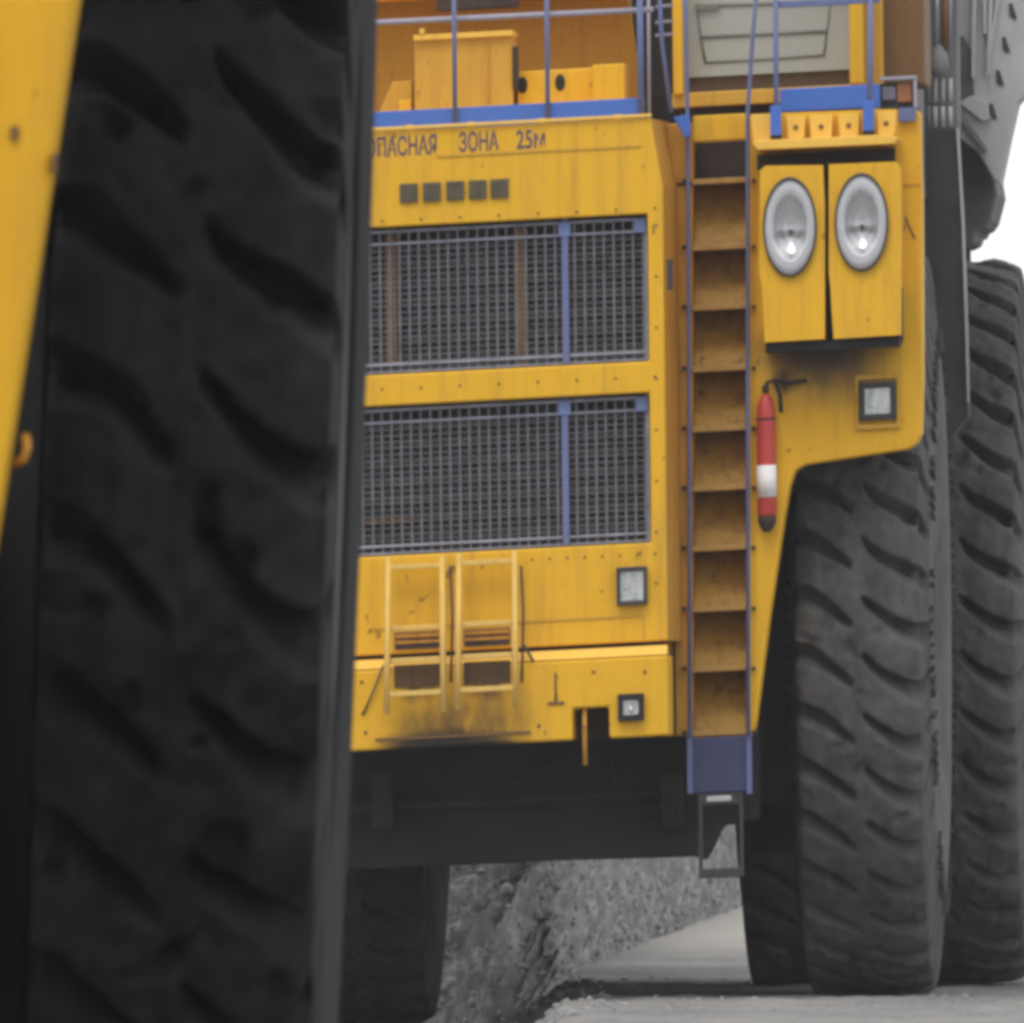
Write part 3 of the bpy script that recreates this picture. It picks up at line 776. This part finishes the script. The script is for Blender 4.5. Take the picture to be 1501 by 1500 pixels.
# --- tyres
def tyre_mesh(name, mat, fr, R=2.25, hw=.36, N=40, per=40, seed=0, rough=1.0, bulge=1.0, side='rubber_side'):
    """one heavy tyre with curved grooves cut through both halves of the tread, its axle along u"""
    nT = N * per
    half = [0, .03, .06, .1, .15, .2, .26, .32, .38, .44, .5, .56, .62, .68, .74, .8, .86, .91, .95, .98, 1.0]
    sec = [(t * hw, R - .03 * t * t - .03 * t ** 8, t) for t in half]
    sec += [(hw * 1.022, R - .085, 1.03), (hw * 1.04, R - .115, 1.06), (hw * 1.055, R - .15, 1.09), (hw * 1.065, R - .19, 1.12), (hw * 1.075, R - .24, 1.16), (hw * 1.085, R - .30, 1.20), (hw * 1.095, R - .36, 1.24), (hw * 1.11, R - .41, 1.3), (hw * 1.13, R - .46, 1.38), (hw * 1.15, R - .52, 1.46), (hw * 1.17, R - .60, 1.6), (hw * 1.19, R - .68, 2), (hw * 1.17, R - .88, 2), (hw * 1.06, R - 1.06, 2), (hw * .98, R - 1.15, 2), (hw * .96, R - 1.27, 2), (hw * .7, R - 1.29, 2)]
    sec = [(a if t <= 1 else hw + (a - hw) * bulge, r_, t) for a, r_, t in sec]
    full = [(-a, r, -t) for a, r, t in reversed(sec[1:])] + sec
    n = len(full); vs = []
    def groove(t, th):
        a = abs(t)
        if a < .07 or a > 1.46: return 0.0
        q = min(1, (a - .05) / .95)
        f = .66 * (1 - (1 - q) ** 1.55)
        ph = th * N / (2 * math.pi) + rough * .05 * mnoise.noise(Vector((t * 2.2 + seed, math.cos(th) * 7, math.sin(th) * 7)))
        d = (ph + f if t > 0 else ph + .55 - f)
        d = d - math.floor(d) - .5
        wdt = (.075 + .105 * q) if a < 1 else .18
        if d >= 0: k = 1 - max(0., min(1., (d - wdt * .45) / (wdt * .28)))        # steep wall under the lug above
        else: k = (1 - max(0., min(1., (-d - wdt * .35) / (wdt * 1.5)))) ** 1.3   # long ramp up to the lug below
        if d >= 0: k = k * k * (3 - 2 * k)
        fade = min(1, (a - .05) / .14)
        return k * fade * (.145 if a <= 1.12 else .145 * max(0, (1.46 - a) / .34))
    for i in range(nT):
        th = 2 * math.pi * i / nT; c, s_ = math.cos(th), math.sin(th)
        for a, r, t in full:
            g = groove(t, th)
            wear = 0
            if abs(t) < 1.3: 
                wear = rough * (.018 * mnoise.noise(Vector((a * 7 + seed, c * 9, s_ * 9))) + .010 * mnoise.noise(Vector((a * 22, c * 30, s_ * 30 + seed))))
                chip = mnoise.noise(Vector((a * 9 + 3, c * 17 + seed, s_ * 17)))
                if chip > .32: wear -= rough * .10 * (chip - .32)
            rr = r - g + wear
            if abs(t) > 1.0 and abs(t) < 1.5: rr, a2 = r - g * .6 + wear * .5, a - math.copysign(g * .62, a)
            else: a2 = a
            vs.append((a2, -c * rr, s_ * rr))
    fs = [(i * n + j, i * n + j + 1, ((i + 1) % nT) * n + j + 1, ((i + 1) % nT) * n + j) for i in range(nT) for j in range(n - 1)]
    o0 = fr.world((0, 0, 0))
    me = bpy.data.meshes.new(name); me.from_pydata([fr.world(p) - o0 for p in vs], [], fs)
    me.materials.append(M[mat]); me.materials.append(M[side]); me.polygons.foreach_set('use_smooth', [True] * len(fs))
    me.polygons.foreach_set('material_index', [1 if min(abs(full[j][2]), abs(full[j + 1][2])) > 1.4 else 0 for i in range(nT) for j in range(n - 1)])
    bm = bmesh.new(); bm.from_mesh(me); bmesh.ops.recalc_face_normals(bm, faces=bm.faces); bm.to_mesh(me); bm.free()
    return me
def rim_mesh(fr, mat, R=.90, hw=.34):
    b = MB(fr); n = 40; prof = [(-hw, R), (-hw * .6, R * .9), (-hw * .5, R * .4), (-hw * .7, .01), (hw * .7, .01), (hw * .5, R * .4), (hw * .6, R * .9), (hw, R)]
    vs = [(t, r * math.cos(2 * math.pi * k / n), r * math.sin(2 * math.pi * k / n)) for t, r in prof for k in range(n)]
    fs = [(i * n + k, i * n + (k + 1) % n, (i + 1) * n + (k + 1) % n, (i + 1) * n + k) for i in range(len(prof) - 1) for k in range(n)]
    o0 = fr.world((0, 0, 0)); me = bpy.data.meshes.new('rim'); me.from_pydata([fr.world(p) - o0 for p in vs], [], fs)
    me.materials.append(M[mat]); me.polygons.foreach_set('use_smooth', [True] * len(fs)); return me
def marks_mesh(fr, R=2.25, hw=.36):
    """the raised lettering blocks round the sidewall, too small to read"""
    b = MB(fr)
    for k in range(150):
        th = 2 * math.pi * k / 150
        if random.random() < .4: continue
        for sgn in (-1, 1):
            r0, r1 = R - .62, R - .50; dt = random.uniform(.004, .013); a = sgn * hw * 1.165
            pts = [(r0, th - dt), (r0, th + dt), (r1, th + dt), (r1, th - dt)]
            vs = [(a + sgn * e + (0.01 * sgn if r < R - .55 else -.0), -r * math.cos(q), r * math.sin(q)) for e in (0, .02) for r, q in pts]
            b.add(vs, [(0, 1, 2, 3), (4, 5, 6, 7), (0, 1, 5, 4), (1, 2, 6, 5), (2, 3, 7, 6), (3, 0, 4, 7)])
    o0 = fr.world((0, 0, 0)); me = bpy.data.meshes.new('sidewall_marks'); me.from_pydata([fr.world(p) - o0 for p in b.v], [], b.f)
    me.materials.append(M['dark']); return me


TM = tyre_mesh('tyre', 'rubber', FA); RM = rim_mesh(FA, 'grey_mid'); MK = marks_mesh(FA)
VA, VR = VF + 2.25 + .35, VF + 2.25 + .35 + 6.1
def put_tyre(c, parent, tm, rm, mk, fr):
    w = fr.world(c)
    t = link('tyre', tm, w, parent); link('rim', rm, w, t)
    if mk: link('sidewall_marks', mk, w, t, kind='stuff')
    return t
uF = P(1347, 925, VA - 2.1)[0] - .36; wF = P(1265, 1466, VA)[2] + 2.24
put_tyre((uF, VA, wF), TR, TM, RM, MK, FA)
put_tyre((2 * UC - uF, VA, wF), TR, TM, RM, None, FA)
wR = P(1430, 1442, VR)[2] + 2.24
uO = P(1486, 900, VR - 2.1)[0] - .36; uI = P(1106, 1390, VR)[0] + .36
for u in (uO, uI): put_tyre((u, VR, wR), TR, TM, RM, None, FA)
uLi = P(634, 1400, VR)[0] - .36
wL = P(600, 1503, VR)[2] + 2.24
for u in (uLi, uLi - (uO - uI)): put_tyre((u, VR, wL), TR, TM, RM, None, FA)
A().cube(uLi - 1.2, uO + .1, VR - .35, VR + .35, wR - .35, wR + .45).build('rear_axle', 'black', TR)

# --- the struts and the tipping body behind the right-hand wing
V5 = 5.4
ms = A().poly([(1340, 190), (1402, 188), (1410, 330), (1416, 480), (1420, 610), (1395, 640), (1340, 640)], V5, V5 + .3).build('mud_flap', 'dark', TR, .01)
A().poly([(1402, 188), (1406, 188), (1414, 330), (1419, 480), (1421, 590), (1418, 590), (1415, 480), (1410, 330)], V5 - .04, V5 - .005).build('flap_edge', 'grey', ms)
hb = A().box(1340, -150, 1404, 192, V5 + .1, V5 + .5).build('hoist_bracket', 'grey_mid', TR, .01)
for x, m in ((1361, 'grey_mid'), (1371, 'grey'), (1382, 'grey'), (1393, 'grey')):
    A().tube([(x, 115, V5 + .02), (x + .3, 150, V5 + .0)], .013, 8).build('bolt', m, hb)
    A().tube([(x, 156, V5 + .0), (x + .3, 187, V5 + .0)], .013, 8).build('bolt', m, hb)
A().tube([(1372, -60, V5 - .05), (1374, 70, V5 - .05)], [.018, .018], 10).build('hoist_rod', 'steel', hb)
A().tube([(1386, -60, V5 - .05), (1385, 75, V5 - .05)], .022, 10).build('hose', 'rust', hb)
A().tube([(1394, -60, V5 - .05), (1392, 85, V5 - .02)], .010, 10).build('hose', 'mauve', hb)
u, v, w = P(1376, 90, V5 - .05)
A().lathe((u, v, w), 'w', [(-.09, .02), (-.075, .045), (-.03, .062), (.03, .058), (.08, .035), (.1, .015)], 16).build('ball_joint', 'grey_mid', hb)
V6 = 6.4
db = A().poly([(1398, -200), (1575, -200), (1545, -40), (1522, 75), (1503, 140), (1492, 152), (1480, 205), (1466, 272), (1456, 262), (1433, 222), (1408, 203), (1398, 203)], V6, V6 + .5).build('tipper_body', 'grey', TR, .012)
A().poly([(1400, 196), (1434, 216), (1457, 254), (1462, 285), (1452, 323), (1445, 333), (1430, 340), (1427, 355), (1414, 361), (1398, 361)], V6 + .55, V6 + 2.2).build('body_pivot', 'grey_low', TR, .02)
for x, y in ((1484, 17), (1474, 66), (1465, 115), (1455, 164)):
    A().poly([(x - 5, y - 12), (x, y - 12), (x + 7, y + 10), (x + 2, y + 11), (x - 4, y + 6)], V6 - .012, V6 - .002).build('slot', 'dark', db)
for (x0, y0, x1, y1, wd) in ((1443, -60, 1444, 50, 4), (1455, -60, 1448, 108, 4), (1429, -60, 1426, 115, 4), (1470, -60, 1446, 112, 3)):
    A().poly([(x0 - wd, y0), (x0 + wd, y0), (x1 + wd * .6, y1), (x1 - wd * .6, y1)], V6 - .07, V6 - .003).build('rib', 'grey', db, .006)
A().poly([(1400, 58), (1412, 52), (1424, 75), (1428, 140), (1415, 145), (1400, 140)], V6 - .02, V6 - .003).build('hollow', 'grey_low', db)
A().poly([(1404, 172), (1412, 166), (1448, 218), (1444, 226)], V6 - .06, V6 - .003).build('rib', 'grey_mid', db, .006)
A().poly([(1424, 140), (1446, 148), (1452, 175), (1440, 178), (1405, 150)], V6 - .05, V6 - .003).build('rib', 'grey', db, .006)
A().cube(P(200, 0, 5)[0], P(1350, 0, 5)[0], 5.0, 17.5, P(745, 330, 5)[2], P(745, -420, 5)[2]).build('tipper_floor', 'grey_mid', TR, .05)  # body floor, lengthened out of view to cut the light from behind

# --- fire extinguisher hung on the apron: a thing of its own
u, v, w = P(1124.5, 775, VF - .07)
FE = empty('fire_extinguisher', 'tall red fire extinguisher with a white band hung beside the boarding ladder', 'fire extinguisher', tuple(FA.world((u, v, w))))
H = 200 * S; r = .056
A().lathe((u, v, w), 'w', [(.07, r * .9), (.09, r), (H * .80, r), (H * .87, r * .95), (H * .92, r * .82), (H * .96, r * .62), (H * .99, r * .35)], 24).build('cylinder', 'red', FE)
A().lathe((u, v, w), 'w', [(.185, r * 1.04), (.185 + 47 * S, r * 1.04)], 24).build('label_band', 'white', FE)
A().lathe((u, v, w), 'w', [(-.02, r * .35), (.0, r * .65), (.04, r * .95), (.072, r * .98)], 20).build('foot', 'darkbrown', FE)
A().lathe((u, v, w), 'w', [(H * .80, r * 1.06), (H * .815, r * 1.06)], 20).build('strap', 'darkbrown', FE)
b = A().tube3([(u, v, w + H), (u + .01, v - .01, w + H + .06), (u + .06, v - .02, w + H + .07), (u + .13, v, w + H + .05), (u + .24, v + .03, w + H + .06)], .012, 8)
b.tube3([(u + .06, v - .01, w + H + .06), (u + .085, v - .02, w + H - .02), (u + .09, v, w + H - .12)], .013, 8)
b.build('hose', 'black', FE)
A().lathe((u, v, w), 'w', [(H - .005, r * .32), (H + .03, r * .4), (H + .05, r * .2)], 12).build('valve', 'darkbrown', FE)

# ------------------------------------------------------------------ the near truck
TB = empty('haul_truck', 'blurred nearer haul truck, only its yellow apron and huge black tyre showing at the left', 'truck', tuple(FB.world((-2, 3, 0))), 'mining haul trucks')
B = lambda: MB(FB)
Q = FB.P
apr = B().poly([(-900, -500), (220, -500), (205, -330), (160, -235), (135, -130), (113, 0), (58, 365), (1, 735), (-28, 925), (-60, 945), (-900, 985)], 0, .35).build('fender', 'yellow', TB, .02)
B().box(-330, -500, -110, 940, -.06, -.002).build('boarding_ladder', 'yellow_worn', TB, .01)
for y in range(-420, 940, 230): B().box(-325, y - 9, -115, y + 9, -.3, -.062).build('tread', 'yellow_worn', TB, .006)
B().box(76, 225, 82, 252, -.03, .1).build('bolt', 'rust', apr)
B().box(15, 185, 27, 205, -.012, -.002).build('chip', 'rust', apr)
B().tube([(24, 678, .1), (36, 672, .08), (40, 655, .08), (37, 640, .1)], .011, 8).build('hook', 'yellow_worn', TB)
B().cube(Q(-1200, 0, 2.9)[0], Q(60, 600, 2.9)[0], 2.9, 6.5, .9, 6.2).build('chassis', 'black', TB)
B().cube(Q(-1200, 0, 1.0)[0], Q(-60, 600, 1.0)[0], .9, 2.8, 1.0, 2.2).build('axle_beam', 'black', TB)
B().cube(Q(-40, 0, .5)[0], Q(560, 600, .5)[0], .55, 5.6, Q(250, -330, .5)[2], Q(250, -330, .5)[2] + .4).build('wheel_arch', 'dark', TB)
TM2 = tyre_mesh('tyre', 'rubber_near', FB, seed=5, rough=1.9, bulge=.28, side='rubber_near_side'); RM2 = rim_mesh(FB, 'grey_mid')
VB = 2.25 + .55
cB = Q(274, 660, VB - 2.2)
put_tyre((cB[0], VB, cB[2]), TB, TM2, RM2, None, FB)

# ------------------------------------------------------------------ dusty air
hz = bpy.data.meshes.new('haze')
x0, x1, y0, y1, z0, z1 = -640, 640, -640, 640, -1.6, 12.0
hz.from_pydata([(x, y, z) for z in (z0, z1) for y in (y0, y1) for x in (x0, x1)], [], [(0, 2, 3, 1), (4, 5, 7, 6), (0, 1, 5, 4), (1, 3, 7, 5), (3, 2, 6, 7), (2, 0, 4, 6)])
hm = bpy.data.materials.new('dusty_air'); hm.use_nodes = True; t = hm.node_tree; t.nodes.clear()
pv = t.nodes.new('ShaderNodeVolumePrincipled'); pv.inputs['Color'].default_value = (.9, .9, .92, 1); pv.inputs['Density'].default_value = .00016
mo = t.nodes.new('ShaderNodeOutputMaterial'); t.links.new(pv.outputs[0], mo.inputs['Volume'])
hz.materials.append(hm); ho = bpy.data.objects.new('haze', hz); COL.objects.link(ho); ho['kind'] = 'stuff'
